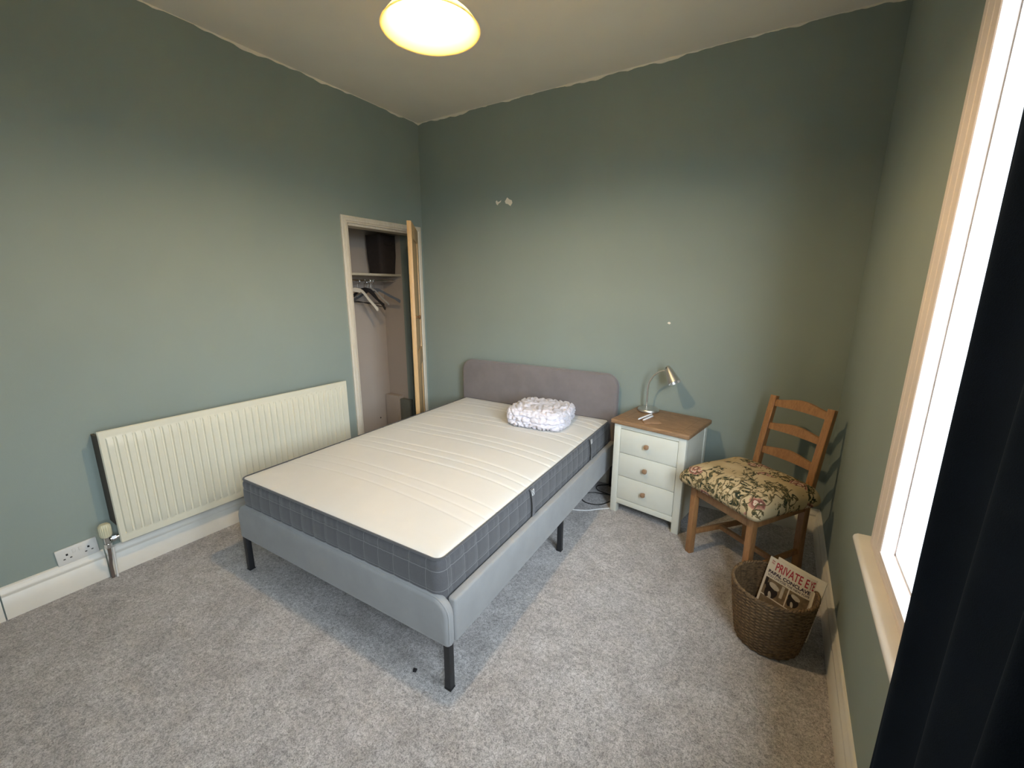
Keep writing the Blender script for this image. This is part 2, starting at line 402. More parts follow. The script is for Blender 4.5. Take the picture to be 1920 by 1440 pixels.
# ------------------------------------------------------------------ cupboard in the left wall
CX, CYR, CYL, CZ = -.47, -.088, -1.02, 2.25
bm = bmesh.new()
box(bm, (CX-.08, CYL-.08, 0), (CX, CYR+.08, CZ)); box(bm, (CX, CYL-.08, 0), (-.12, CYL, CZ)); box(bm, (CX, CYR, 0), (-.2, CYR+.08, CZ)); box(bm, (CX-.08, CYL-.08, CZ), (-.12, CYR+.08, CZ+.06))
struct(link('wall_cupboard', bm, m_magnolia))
bm = bmesh.new(); box(bm, (-.2, CYR-.002, 0), (-.12, CYR+.08, CZ)); struct(link('wall_cupboard_side', bm, m_wall))
# architrave
def architrave():
    bm = bmesh.new(); w = .052
    prof = [(0, 0), (0, .012), (.008, .016), (.018, .016), (.021, .021), (.036, .023), (.042, .017), (w, .014), (w, 0)]  # from outside in
    path = [(-.868, 0), (-.868, 2.058), (-.030, 2.058), (-.030, 0)]
    ins = [(1, 0), (1, -1), (-1, -1), (-1, 0)]
    rings = []
    for (y, z), (iy, iz) in zip(path, ins):
        rings.append([bm.verts.new((d, y+iy*t, z+iz*t)) for t, d in prof])
    for a, b in zip(rings, rings[1:]):
        for i in range(len(prof)-1): bm.faces.new((a[i], a[i+1], b[i+1], b[i]))
    # jamb lining
    box(bm, (-.12, OY0-.001, 0), (.001, OY0+.018, OZ)); box(bm, (-.015, OY1-.004, 0), (.001, OY1+.001, OZ)); box(bm, (-.12, OY0, OZ-.018), (.001, OY1, OZ+.001))
    box(bm, (-.06, OY0+.018, 0), (-.04, OY0+.022, OZ-.018))
    return bm
struct(link('trim_4', architrave(), m_frame, angle=25))
# the door: standing open, its edge towards the middle of the room
dl = .655; ang = math.atan2(-.515, .445)
dr = bpy.data.objects.new('door_1', None); C.objects.link(dr); dr.location = (.028, -.113, .012); dr.rotation_euler = (0, 0, ang); struct(dr, 'open pine cupboard door seen edge on')
bm = bmesh.new(); T = .017   # local: x along width, y thickness, z up
DH = 2.0
for x0, x1 in ((0, .095), (dl-.095, dl)): box(bm, (x0, -T, 0), (x1, T, DH), .002)
for z0, z1 in ((0, .20), (.84, .98), (DH-.11, DH)): box(bm, (.095, -T, z0), (dl-.095, T, z1), .001)
link('door_frame', bm, m_doorpine, dr)
for z0, z1 in ((.20, .84), (.98, DH-.11)):
    bm = bmesh.new(); box(bm, (.095, -.006, z0), (dl-.095, .006, z1)); box(bm, (.125, -.011, z0+.03), (dl-.125, .011, z1-.03), .006)
    link('panel', bm, m_doorpine, dr)
for sgn in (1,):
    bm = bmesh.new(); mt = Matrix.Translation((dl-.060, sgn*T, 1.28)) @ Matrix.Rotation(-sgn*PI/2, 4, 'X')
    lathe(bm, [(0.012, 0), (.012, .004), (.007, .008), (.007, .016), (.015, .022), (.017, .029), (.012, .036), (0, .038)], 20, mt)
    link('handle', bm, wood('dark_knob_%d' % sgn, (.20, .11, .05), (.12, .06, .03)), dr)

# cupboard contents
def y_at(px): pass
SZ = 1.645
bm = bmesh.new(); box(bm, (CX+.001, CYL+.001, SZ-.02), (-.21, CYR-.001, SZ), .002)
tag(link('shelf', bm, m_shelf), 'cream painted shelf across the inside of the cupboard', 'shelf')
# storage tub on the shelf
t = thing('storage_tub', 'dark brown fabric storage tub on the cupboard shelf', 'box', (-.335, -.202, SZ))
def tub(bm, w0, w1, d0, d1, h, th):
    def ring(w, d, z, r=.03, n=5):
        out = []
        for cx, cy, a0 in ((w/2-r, d/2-r, 0), (-w/2+r, d/2-r, PI/2), (-w/2+r, -d/2+r, PI), (w/2-r, -d/2+r, 1.5*PI)):
            for k in range(n+1): a = a0+PI/2*k/n; out.append(bm.verts.new((cx+r*math.cos(a), cy+r*math.sin(a), z)))
        return out
    R_ = [ring(w0, d0, 0), ring((w0+w1)/2+.01, (d0+d1)/2+.01, h*.5), ring(w1, d1, h*.97), ring(w1+.004, d1+.004, h), ring(w1-2*th, d1-2*th, h), ring(w0-2*th, d0-2*th, th)]
    for a, b in zip(R_, R_[1:]):
        for k in range(len(a)): bm.faces.new((a[k], a[(k+1) % len(a)], b[(k+1) % len(a)], b[k]))
    bm.faces.new(R_[0]); bm.faces.new(R_[-1])
bm = bmesh.new(); tub(bm, (.175), .195, .175, .205, .345, .008); link('tub_body', bm, m_binfab, t)
bm = bmesh.new(); tube(bm, catmull([(.095, -.05, .27), (.107, -.04, .262), (.110, 0, .256), (.107, .04, .262), (.095, .05, .27)], 5), .006, 8); link('handle', bm, m_binfab, t)

# hanging rail
RZ = 1.585
bm = bmesh.new(); tube(bm, [(-.30, CYL+.002, RZ), (-.30, CYR-.002, RZ)], .0095, 14)
tag(link('clothes_rail', bm, m_chrome), 'thin metal clothes rail under the cupboard shelf', 'rail')
def hanger(name, label, loc, rot, half, drop, mat, th=.011, barm=True, tilt=0, deep=.024, group='hangers in the cupboard'):
    t = thing(name, label, 'hanger', loc, rot, group); t.rotation_euler = (0, tilt, rot)
    bm = bmesh.new()
    pts = [(0, 0, -.075), (0, 0, -.035)] + [(.018*math.sin(a), 0, -.0105+(-.0)+.0205*(math.cos(a))*.9-.008) for a in [PI*.72, PI*.5, PI*.25, 0, -PI*.25, -PI*.5, -PI*.75]]
    tube(bm, catmull(pts, 4), .002, 8); link('hook', bm, m_chrome, t)
    bm = bmesh.new()
    top = catmull([(0, -.078), (half*.14, -.080), (half*.3, -.098), (half*.6, -.098-drop*.55), (half*.88, -.098-drop), (half, -.108-drop*1.08)], 6)
    prof = []
    wdt = lambda s: deep*(1.5 if s < .16 else 1.0+.55*max(0, s-.8)/.2) * (1 if s < .97 else .7)
    up = [(p.x, p.y) for p in top]; dn = [(p.x, p.y-wdt(p.x/half)) for p in top]
    loop = up+dn[::-1]
    full = loop+[]
    outline = [(-x, z) for x, z in up[::-1]]+up[1:]+dn[::-1]+[(-x, z) for x, z in dn[1:]]
    A = [bm.verts.new((x, -th/2, z)) for x, z in outline]; B = [bm.verts.new((x, th/2, z)) for x, z in outline]; n = len(outline)
    nu = 2*len(up)-1
    for side, V in ((0, A), (1, B)):
        for i in range(nu-1): bm.faces.new((V[i], V[i+1], V[n-2-i] if n-2-i >= nu else V[nu], V[n-1-i]) if n-2-i >= nu else (V[i], V[i+1], V[n-1-i]))
    for i in range(n): bm.faces.new((A[i], A[(i+1) % n], B[(i+1) % n], B[i]))
    bmesh.ops.remove_doubles(bm, verts=bm.verts, dist=1e-5)
    link('hanger_body', bm, mat, t)
    if barm:
        bm = bmesh.new(); tube(bm, [(-half*.82, 0, -.115-drop*1.0), (half*.82, 0, -.115-drop*1.0)], .0035, 8); link('trouser_bar', bm, mat, t)
    return t
def yr(px): return px
hanger('coat_hanger', 'cream coat hanger hanging at the front of the cupboard rail', (-.30, -.512, RZ+.0095), .50, .205, .105, m_hang_w, .016, False, .16)
hanger('coat_hanger', 'black coat hanger with one long arm sticking out on the right', (-.30, -.345, RZ+.0095), .80, .225, .075, m_black_pl, .012, False, -.02)
hanger('coat_hanger', 'black trouser-bar hanger just behind the cream coat hanger', (-.30, -.450, RZ+.0095), .30, .20, .09, m_black_pl, .010, True, .05)
hanger('coat_hanger', 'dark hanger bunched in the middle of the cupboard rail', (-.30, -.395, RZ+.0095), .55, .19, .10, m_black_pl, .008, True, .22, .02)
hanger('coat_hanger', 'thin clear grey hanger showing between the dark ones', (-.30, -.372, RZ+.0095), .68, .17, .085, plain('clear_grey_plastic', (.30, .28, .25), .3), .006, True, .10, .014)

# low boxed-in pipe at the foot of the cupboard side wall
bm = bmesh.new(); box(bm, (-.455, CYR-.075, 0), (-.265, CYR-.001, .455), .004)
o = tag(link('pipe_box', bm, m_magnolia), 'low pale boxed panel at the bottom right inside the cupboard', 'box')
bm = bmesh.new(); box(bm, (-.262, CYR-.06, 0), (-.135, CYR-.003, .43), .006)
tag(link('meter_box', bm, plain('grey_green_box_paint', (.17, .18, .155), .6)), 'dark grey box beside the pale panel at the cupboard bottom', 'box')
bm = bmesh.new(); bmesh.ops.create_uvsphere(bm, u_segments=10, v_segments=8, radius=.008)
for v in bm.verts: v.co = Vector((v.co.x*.3+CX+.001, v.co.y-.23, v.co.z+.216))
o = link('wall_cupboard_hole', bm, m_hole); struct(o)

# ------------------------------------------------------------------ window
wn = bpy.data.objects.new('window_1', None); C.objects.link(wn); wn.location = (RW, 0, 0); struct(wn, 'bright window behind the navy curtain')
# reveal lining
bm = bmesh.new(); L = .002
box(bm, (-.004, WY1-.006, WZ0), (.105, WY1+.001, WZ1)); box(bm, (-.004, WY0-.001, WZ0), (.105, WY0+.006, WZ1))
box(bm, (-.004, WY0, WZ1-.006), (.105, WY1, WZ1+.001)); box(bm, (-.004, WY0, WZ0-.001), (.105, WY1, WZ0+.006))
link('window_reveal', bm, m_upvc, wn)
bm = bmesh.new()
fx0, fx1 = .095, .140; fw = .045
for a, b, c, d in ((WY0+.006, WY1-.006, WZ0+.006, WZ0+.006+fw), (WY0+.006, WY1-.006, WZ1-.006-fw, WZ1-.006), (WY0+.006, WY0+.006+fw, WZ0, WZ1-.006), (WY1-.006-fw, WY1-.006, WZ0+.006, WZ1-.006), ((WY0+WY1)/2-.02, (WY0+WY1)/2+.02, WZ0+.006, WZ1-.006)):
    box(bm, (fx0, a, c), (fx1, b, d), .004)
box(bm, (fx0, WY0+.06, 1.93), (fx1, WY1-.06, 1.985), .004)
link('window_frame', bm, m_upvc, wn)
bm = bmesh.new(); box(bm, (.114, WY0+.04, WZ0+.05), (.120, WY1-.04, WZ1-.05)); link('window_pane', bm, m_glass, wn, smooth=False)
# moulded surround with beaded inner edge
def surround():
    bm = bmesh.new(); w = .197
    prof = [(0, 0), (0, .020), (.010, .024), (.040, .0245), (.044, .022), (.050, .022), (.054, .026), (.104, .027), (.108, .0245), (.114, .0245), (.118, .028), (.178, .030), (.181, .027), (.183, .027), (.186, .033), (.190, .035), (.194, .033), (w, .026), (w, -.01)]
    y0, y1, z0, z1 = WY0-w, WY1+w, WZ0-.075, WZ1+w
    path = [((y1, z0), (-1, .075/w)), ((y1, z1), (-1, -1)), ((y0, z1), (1, -1)), ((y0, z0), (1, .075/w))]
    rings = [[bm.verts.new((-d, y+iy*t, z+iz*t)) for t, d in prof] for (y, z), (iy, iz) in path]
    for i in range(4):
        a, b = rings[i], rings[(i+1) % 4]
        for k in range(len(prof)-1): bm.faces.new((a[k], a[k+1], b[k+1], b[k]))
    return bm
link('window_surround', surround(), m_sillw, wn, angle=30)
bm = bmesh.new()
prof = [(0, .700), (-.038, .700), (-.050, .703), (-.058, .711), (-.060, .720), (-.057, .729), (-.048, .735), (0, .737)]
prism(bm, prof, 'y', WY0-.24, -1.338)
link('window_sill', bm, m_sillt, wn, angle=50)

# curtain
def curtain():
    bm = bmesh.new(); n = 120; y0, y1 = -2.215, -2.72; z0, z1 = .02, 2.60; rows = 24
    def P(i, j):
        s = i/n; tz = j/rows; z = z0+(z1-z0)*tz
        amp = (.018+.008*math.sin(s*9+1))*min(1, .25+s*6); ph = s*2*PI*4.5
        x = 3.128+amp*math.sin(ph-.5)+.006*math.sin(z*2+s*7)
        y = y0+(y1-y0)*s+.008*math.cos(ph*1)+.004*math.sin(z*1.7)*(1-s)
        return (x, y, z)
    for th in (0, .004):
        g = [[bm.verts.new((P(i, j)[0]-th, P(i, j)[1], P(i, j)[2])) for j in range(rows+1)] for i in range(n+1)]
        for i in range(n):
            for j in range(rows): bm.faces.new((g[i][j], g[i+1][j], g[i+1][j+1], g[i][j+1]))
        if th == 0: G = g
        else:
            for i in range(n):
                for j in (0, rows): bm.faces.new((g[i][j], g[i+1][j], G[i+1][j], G[i][j]))
            for j in range(rows):
                for i in (0, n): bm.faces.new((g[i][j], g[i][j+1], G[i][j+1], G[i][j]))
    return link('curtain', bm, m_navy, angle=80)
tag(curtain(), 'long navy blackout curtain drawn beside the window', 'curtain')
t = thing('curtain_pole', 'dark metal curtain pole above the window', 'curtain pole', (3.128, -2.45, 2.63))
bm = bmesh.new(); tube(bm, [(0, -1.15, 0), (0, 1.15, 0)], .012, 16); link('pole', bm, m_black_metal, t)
for s in (-1.1, 1.1):
    bm = bmesh.new(); tube(bm, [(0, s, 0), (RW-3.128, s, 0)], .008, 10); link('bracket', bm, m_black_metal, t)

# ------------------------------------------------------------------ radiator
RY0, RY1, RZ0, RZ1 = -2.448, -1.014, .206, .820
t = thing('radiator', 'long cream ribbed panel radiator on the green wall', 'radiator', (0, 0, 0))
def rad_panel():
    bm = bmesh.new(); L = RY1-RY0; H = RZ1-RZ0; NC = 36; mar = .022; pitch = (L-2*mar)/NC
    ys = [0, .003, .010, mar-.001]; prof = {}
    cols = []
    for k in range(NC):
        b = mar+k*pitch
        for f, d in ((.04, 0), (.10, .0), (.20, 1), (.5, 1), (.80, 1), (.90, 0), (.96, 0)): cols.append((b+f*pitch, d))
    cols = [(0, -1), (.004, 0), (.012, 0)]+cols+[(L-.012, 0), (L-.004, 0), (L, -1)]
    zs = [(0, -1), (.004, 0), (.034, 0), (.046, .0), (.060, 1), (.12, 1), (H*.5, 1), (H-.10, 1), (H-.052, 1), (H-.040, 0), (H-.03, 0), (H-.004, 0), (H, -1)]
    g = []
    for y, d in cols:
        col = []
        for z, e in zs:
            if d == -1 or e == -1: x = .120-.010
            else: x = .120+.0085*(d*e)-.0035
            col.append(bm.verts.new((x, RY0+y, RZ0+z)))
        g.append(col)
    for i in range(len(g)-1):
        for j in range(len(zs)-1): bm.faces.new((g[i][j], g[i+1][j], g[i+1][j+1], g[i][j+1]))
    # back skin
    box(bm, (.098, RY0+.002, RZ0+.002), (.111, RY1-.002, RZ1-.002))
    return bm
link('front_panel', rad_panel(), m_radiator, t, angle=40)
bm = bmesh.new(); L = RY1-RY0; k = 0; y = RY0+.04
while y < RY1-.04:
    box(bm, (.045, y, RZ0+.05), (.098, y+.0015, RZ1-.05)); y += .018
link('convector_fins', bm, m_dark_gap, t, smooth=False)
for y in (RY0+.012, RY0+.25, RY1-.27, RY1-.012):
    bm = bmesh.new(); box(bm, (.001, y-.012, RZ0+.10), (.100, y+.012, RZ1-.10) if abs(y-RY0) > .1 and abs(y-RY1) > .1 else (.100, y+.002, RZ1-.03), .001)
    link('bracket', bm, m_dark_gap, t)
# valve
vx, vy = .098, -2.494
bm = bmesh.new(); tube(bm, [(vx, vy+.06, .245), (vx, vy+.012, .245)], [.010, .010], 14); tube(bm, [(vx, vy+.035, .245), (vx, vy+.018, .245)], .016, 6)
tube(bm, [(vx, vy, .20), (vx, vy, .265)], .012, 16); tube(bm, [(vx, vy, .205), (vx, vy, .225)], .016, 6); link('valve_body', bm, m_chrome, t)
bm = bmesh.new()
seg = 40; prof = [(.014, .262), (.021, .266), (.0235, .275), (.0245, .315), (.023, .328), (.017, .336), (0, .338)]
lathe(bm, prof, seg, Matrix.Translation((vx, vy, 0)))
for v in bm.verts:
    dx, dy = v.co.x-vx, v.co.y-vy; a = math.atan2(dy, dx); r = math.hypot(dx, dy)
    if .27 < v.co.z < .33 and r > .01:
        f = 1+.05*math.cos(a*20); v.co.x = vx+dx*f; v.co.y = vy+dy*f
link('thermostat_head', bm, m_trv, t)
bm = bmesh.new(); tube(bm, catmull([(vx, vy, .205), (vx-.004, vy, .17), (vx-.03, vy+.002, .12), (.045, vy+.002, .07), (.042, vy+.002, .0)], 6), .0075, 12); link('pipe', bm, m_pipe, t)
bm = bmesh.new(); tube(bm, [(.062, vy+.022, .18), (.058, vy+.020, .10), (.050, vy+.018, 0)], .005, 10); link('pipe', bm, m_plastic_w, t)

# ------------------------------------------------------------------ double wall socket
t = thing('wall_socket', 'white double plug socket on the wall above the skirting', 'socket', (0, -2.592, .2005)); t.rotation_euler = (.045, 0, 0)
boxobj('face_plate', (0.0005, -.077, -.043), (.011, .077, .043), m_plastic_w, t, .003)
for s in (-1, 1):
    bm = bmesh.new(); cy = s*.040
    box(bm, (.0105, cy-.0025+.0, .002), (.0116, cy+.0055, .012)); box(bm, (.0105, cy-.015, -.016), (.0116, cy-.007, -.011)); box(bm, (.0105, cy+.009, -.016), (.0116, cy+.017, -.011))
    link('pin_holes', bm, m_hole, t, smooth=False)
    boxobj('switch', (.011, s*.012-.006, .006), (.0145, s*.012+.006, .026), m_plastic_w, t, .001)

# ------------------------------------------------------------------ bed frame
bed = thing('bed_frame', 'grey upholstered double bed frame on black metal legs', 'bed', (.4945, -.017, 0), .035)
BWD, BL = 1.44, 2.06      # local x across, local -y towards the foot
def rounded_panel(bm, x0, x1, z0, z1, y0, y1, r, rb=.02, edge=.014):
    """upholstered panel, face in xz, rounded top corners"""
    def outline(ins):
        o = []; R = max(r-ins, .004); Rb = max(rb-ins, .003)
        for cx, cz, a0, rr in ((x1-ins-R, z1-ins-R, 0, R), (x0+ins+R, z1-ins-R, PI/2, R), (x0+ins+Rb, z0+ins+Rb, PI, Rb), (x1-ins-Rb, z0+ins+Rb, 1.5*PI, Rb)):
            for k in range(13): a = a0+PI/2*k/12; o.append((cx+rr*math.cos(a), cz+rr*math.sin(a)))
        return o
    rings = []
    prof = [(edge*1.6, 0), (edge*.7, .06), (edge*.2, .22), (0, .5), (edge*.2, .78), (edge*.7, .94), (edge*1.6, 1)]
    for ins, t in prof:
        rings.append([bm.verts.new((x, y0+(y1-y0)*t, z)) for x, z in outline(ins)])
    for a, b in zip(rings, rings[1:]):
        for k in range(len(a)): bm.faces.new((a[k], a[(k+1) % len(a)], b[(k+1) % len(a)], b[k]))
    bm.faces.new(rings[0]); bm.faces.new(rings[-1])
LZ = .1985; LH = .3953
bm = bmesh.new(); rounded_panel(bm, 0, BWD, LZ-.02, .900, -.062, -.002, .105, .02); link('headboard', bm, m_head_fab, bed, angle=60)
bm = bmesh.new(); rounded_panel(bm, 0, BWD, LZ, LH+.006, -BL, -BL+.045, .075, .018); fb = link('footboard', bm, m_grey_fab, bed, angle=60)
bm = bmesh.new()   # piping seam round the footboard
def seam(x0, x1, z0, z1, y, r):
    o = []
    for cx, cz, a0 in ((x1-r, z1-r, 0), (x0+r, z1-r, PI/2)):
        for k in range(13): a = a0+PI/2*k/12; o.append((cx+r*math.cos(a), y, cz+r*math.sin(a)))
    return [(x1, y, z0)]+o+[(x0, y, z0)]
tube(bm, seam(.004, BWD-.004, LZ+.02, LH+.002, -BL+.010, .072), .0035, 8); link('seam_piping', bm, m_grey_fab, fb)
for nm, a, b in (('r', BWD-.038, BWD), ('l', 0, .038)):
    bm = bmesh.new(); box(bm, (a, -BL+.046, LZ), (b, -.063, LH-.008), .010, 3); link('side_rail', bm, m_grey_fab, bed, angle=60)
for x, y in ((.006, -BL+.008), (BWD-.034, -BL+.008), (.006, -.045), (BWD-.034, -.045), (BWD-.034, -1.02), (.006, -1.02), (BWD/2-.014, -1.02)):
    bm = bmesh.new(); top = LZ+.01 if x != BWD/2-.014 else .26
    box(bm, (x, y, 0.004), (x+.028, y+.028, top), .002); box(bm, (x-.001, y-.001, 0), (x+.029, y+.029, .006)); link('leg', bm, m_black_metal, bed)
bm = bmesh.new(); box(bm, (BWD/2-.02, -BL+.05, .25), (BWD/2+.02, -.065, .285)); link('centre_beam', bm, m_black_metal, bed)
for k in range(12):
    y = -.14-k*.16; bm = bmesh.new(); box(bm, (.04, y-.03, .286), (BWD-.04, y+.03, .298), .002); link('slat', bm, m_coaster, bed)

# ------------------------------------------------------------------ mattress
mt = thing('mattress', 'double mattress with cream top and dark grey quilted sides on the bed', 'mattress', (.4945+.72*math.cos(.035)-.005, -.017+.72*math.sin(.035), 0), .035)
MX, MY0, MY1 = .673, -.066, -2.034; MZ0, MZ = .299, .549
hy = (MY0-MY1)/2; cy = (MY0+MY1)/2; rc = .035
seams = []
for c in (-.27, -.63, -.985, -1.345, -1.70):
    for d in (-.078, 0, .074): seams.append(c+d)
def sgn(x): return 1 if x >= 0 else -1
def rr_map(x, y, hx, hyy, r):
    ax, ay = abs(x), abs(y)
    if ax > hx-r and ay > hyy-r:
        a = (ax-(hx-r))/r; b = (ay-(hyy-r))/r
        ax = hx-r+r*a*math.sqrt(1-b*b/2); ay = hyy-r+r*b*math.sqrt(1-a*a/2)
    return sgn(x)*ax, sgn(y)*ay
def axis_pts(h, r, n, extra=()):
    s = {round(-h+2*h*i/n, 5) for i in range(n+1)}
    for k in range(7): s |= {round(h-r*k/6, 5), round(-h+r*k/6, 5)}
    for q in extra: s |= {round(q+d, 5) for d in (-.012, -.006, 0, .006, .012)}
    s = sorted(v for v in s if -h-1e-6 <= v <= h+1e-6); out = []
    for v in s:
        if not out or v-out[-1] > .0012: out.append(v)
    return out
bm = bmesh.new()
xs = axis_pts(MX, rc, 60); ysl = axis_pts(hy, rc, 460)
def top_z(x, y):
    ex = MX-abs(x); ey = hy-abs(y); d = min(ex, ey)
    z = MZ+.018*(1-math.exp(-d/.11))
    z -= .020*math.exp(-d/.012)*.5
    z += .004*math.sin(x*6+y*2.2)*math.cos(y*3.4)*min(1, d/.1)
    Y = y+cy
    for q in seams:
        dd = abs(Y-q-.004*math.sin(x*4+q*9)-.045*(1-(x/.67)**2)+.012)
        if dd < .05:
            fade = 1 if Y > -1.6 else .6
            fade *= .55+.45*min(1, max(0, (x+.45)/.6))
            z -= fade*.0070*math.exp(-dd/.0045)
    return z
G = []
for x in xs:
    col = []
    for y in ysl:
        X, Y = rr_map(x, y, MX, hy, rc); col.append(bm.verts.new((X, Y+cy, top_z(x, y))))
    G.append(col)
for i in range(len(xs)-1):
    for j in range(len(ysl)-1): bm.faces.new((G[i][j], G[i+1][j], G[i+1][j+1], G[i][j+1]))
link('top_panel', bm, m_cream_top, mt, angle=80)
# border
def outline(hx, hyy, r, step=.012):
    P = []
    def seg(a, b):
        n = max(1, int((Vector(b)-Vector(a)).length/step))
        for i in range(n): P.append((a[0]+(b[0]-a[0])*i/n, a[1]+(b[1]-a[1])*i/n))
    def arc(c, a0):
        n = 8
        for i in range(n): a = a0+PI/2*i/n; P.append((c[0]+r*math.cos(a), c[1]+r*math.sin(a)))
    seg((hx, -hyy+r), (hx, hyy-r)); arc((hx-r, hyy-r), 0); seg((hx-r, hyy), (-hx+r, hyy)); arc((-hx+r, hyy-r), PI/2)
    seg((-hx, hyy-r), (-hx, -hyy+r)); arc((-hx+r, -hyy+r), PI); seg((-hx+r, -hyy), (hx-r, -hyy)); arc((hx-r, -hyy+r), 1.5*PI)
    return P
OL = outline(MX, hy, rc); n = len(OL)
bm = bmesh.new(); uvl = bm.loops.layers.uv.new('UVMap'); rows = 26; ring = []; per = [0]
for i in range(n): a, b = OL[i], OL[(i+1) % n]; per.append(per[-1]+math.dist(a, b))
for j in range(rows+1):
    t_ = j/rows; z = MZ0+(MZ-.006-MZ0)*t_; row = []
    for i, (x, y) in enumerate(OL):
        a, b = OL[i-1], OL[(i+1) % n]; tx, ty = b[0]-a[0], b[1]-a[1]; l = math.hypot(tx, ty); nx, ny = ty/l, -tx/l
        u = per[i]; fu = abs(((u+.02)/.085) % 1-.5); fv = abs(((z-MZ0+.0145)/.085) % 1-.5)
        dd = .010*(math.sin(PI*t_)**.5) - .0035*math.exp(-fu*.085/.006) - .0035*math.exp(-fv*.085/.006)
        dd += .0022*math.sin(u*160+2*math.sin(u*23))*max(0, (t_-.72)/.28)*(1-max(0, (t_-.95)/.05))
        dd -= .006*max(0, (t_-.93)/.07)
        row.append(bm.verts.new((x+nx*dd, y+cy+ny*dd, z+(0.004*math.sin(u*3)*t_ if False else 0))))
    ring.append(row)
for j in range(rows):
    for i in range(n):
        f = bm.faces.new((ring[j][i], ring[j][(i+1) % n], ring[j+1][(i+1) % n], ring[j+1][i]))
        for lp, (ii, jj) in zip(f.loops, ((i, j), (i+1, j), (i+1, j+1), (i, j+1))): lp[uvl].uv = (per[ii], (MZ-MZ0)*jj/rows)
bm.faces.new(ring[0])
link('quilted_border', bm, m_mside, mt, angle=80)
bm = bmesh.new(); PP = [(x*1.001, y*1.0005+cy, MZ-.006) for x, y in OL]; tube(bm, PP+[PP[0]], .0052, 8, caps=False); link('edge_piping', bm, m_piping, mt)
for y in (-1.335, -.495):
    bm = bmesh.new(); x = MX+.010
    pts = catmull([(x-.004, y-.004, MZ-.014), (x+.004, y-.002, MZ-.03), (x+.013, y, MZ-.09), (x+.012, y+.002, MZ-.15), (x+.004, y+.001, MZ-.20), (x-.004, y, MZ-.22)], 5)
    A = []
    for p in pts: A.append([bm.verts.new(p+Vector((dx, dy, 0))) for dx, dy in ((0, -.014), (.002, -.014), (.002, .014), (0, .014))])
    for a, b in zip(A, A[1:]):
        for k in range(4): bm.faces.new((a[k], a[(k+1) % 4], b[(k+1) % 4], b[k]))
    bm.faces.new(A[0]); bm.faces.new(A[-1])
    h = link('handle', bm, m_mside, mt); h.data.uv_layers.new(name='UVMap')
    bm = bmesh.new(); z = MZ-.030
    Q = [(x+.0075, y-.011, z+.012), (x+.0075, y+.011, z+.012), (x+.0115, y+.011, z-.016), (x+.0115, y-.011, z-.016)]
    for a, b in ((0, 1), (1, 2), (2, 3), (3, 0), (0, 2), (1, 3)): tube(bm, [Q[a], Q[b]], .0008, 5)
    link('stitching', bm, m_cable_w, h)

# ------------------------------------------------------------------ folded mattress protector
def bundle():
    from mathutils import noise as mn
    bm = bmesh.new(); bmesh.ops.create_cube(bm, size=2); bmesh.ops.subdivide_edges(bm, edges=bm.edges, cuts=47, use_grid_fill=True)
    for v in bm.verts:
        q = v.co.copy(); m = 5.5
        l = (abs(q.x)**m+abs(q.y)**m+abs(q.z)**3.4)**(1/m); q /= max(l, 1e-6)
        x, y, z = q.x*.208, q.y*.215, q.z*.062
        P = Vector((x, y, z)); wp = P*1.0+.03*Vector((mn.noise(P*9), mn.noise(P*9+Vector((5, 5, 5))), mn.noise(P*9+Vector((9, 1, 3)))))
        n1 = mn.noise(P*6+Vector((3, 1, 2)))
        cr = abs(mn.noise(Vector((wp.x*20+wp.y*13, wp.y*8-wp.x*6, wp.z*18+5))))      # sharp creases
        cr2 = abs(mn.noise(Vector((wp.x*22-wp.y*40, wp.y*22+wp.x*16, wp.z*36+8))))
        d = .010*n1+.0085*(min(cr, .22)-.12)/.22*2+.0036*(min(cr2, .25)-.12)/.25*2
        nrm = Vector((q.x*abs(q.x)**3, q.y*abs(q.y)**3, q.z*abs(q.z)*1.5)).normalized()
        s = -.008*math.exp(-((z+.014)/.006)**2)-.006*math.exp(-((z-.016)/.005)**2) if abs(nrm.z) < .6 else 0
        P += nrm*(d+s)
        if x > .11: P.z -= .018*math.exp(-((y+.03)/.035)**2)*((x-.11)/.09)
        P.z += .010*(-y/.2)*(1 if z > 0 else 0)*.6
        v.co = Vector((P.x, P.y, max(P.z, -.060)))
    return link('mattress_protector', bm, m_bundle, angle=180, loc=(1.497, -.392, .566+.0635), rot=(0, 0, .17))
tag(bundle(), 'folded lilac-white quilted mattress protector lying on the mattress', 'bedding')

# ------------------------------------------------------------------ bedside cabinet
nw, nd, nh = .5165, .424, .672
cb = thing('bedside_cabinet', 'cream three-drawer bedside cabinet with an oak top', 'bedside cabinet', (2.0106, -.3697, 0), -.1563)
bm = bmesh.new(); th = .030
prof = [(0.004, nh-th), (0, nh-th+.006), (0, nh-.010), (.006, nh-.003), (.014, nh)]
box(bm, (0, 0, nh-th), (nw, nd, nh), .007, 3)
top = link('top', bm, m_oak, cb, angle=40)
bm = bmesh.new(); b_ = .062
for a in ((b_, b_, nw-b_, b_+.0012), (b_, nd-b_, nw-b_, nd-b_+.0012), (b_, b_, b_+.0012, nd-b_), (nw-b_, b_, nw-b_+.0012, nd-b_)): box(bm, (a[0], a[1], nh-.001), (a[2], a[3], nh+.0004))
for s, tdir in (((0, 0), (1, 1)), ((nw, 0), (-1, 1)), ((0, nd), (1, -1)), ((nw, nd), (-1, -1))):
    tube(bm, [(s[0]+tdir[0]*.008, s[1]+tdir[1]*.008, nh), (s[0]+tdir[0]*b_, s[1]+tdir[1]*b_, nh)], .0006, 4)
link('mitre_joints', bm, wood('dark_joint', (.12, .07, .035), (.09, .05, .03)), top, smooth=False)
i_ = .020; bx0, bx1, by0, by1 = i_, nw-i_, i_, nd-.012; zt = nh-th
bm = bmesh.new(); pw = .045
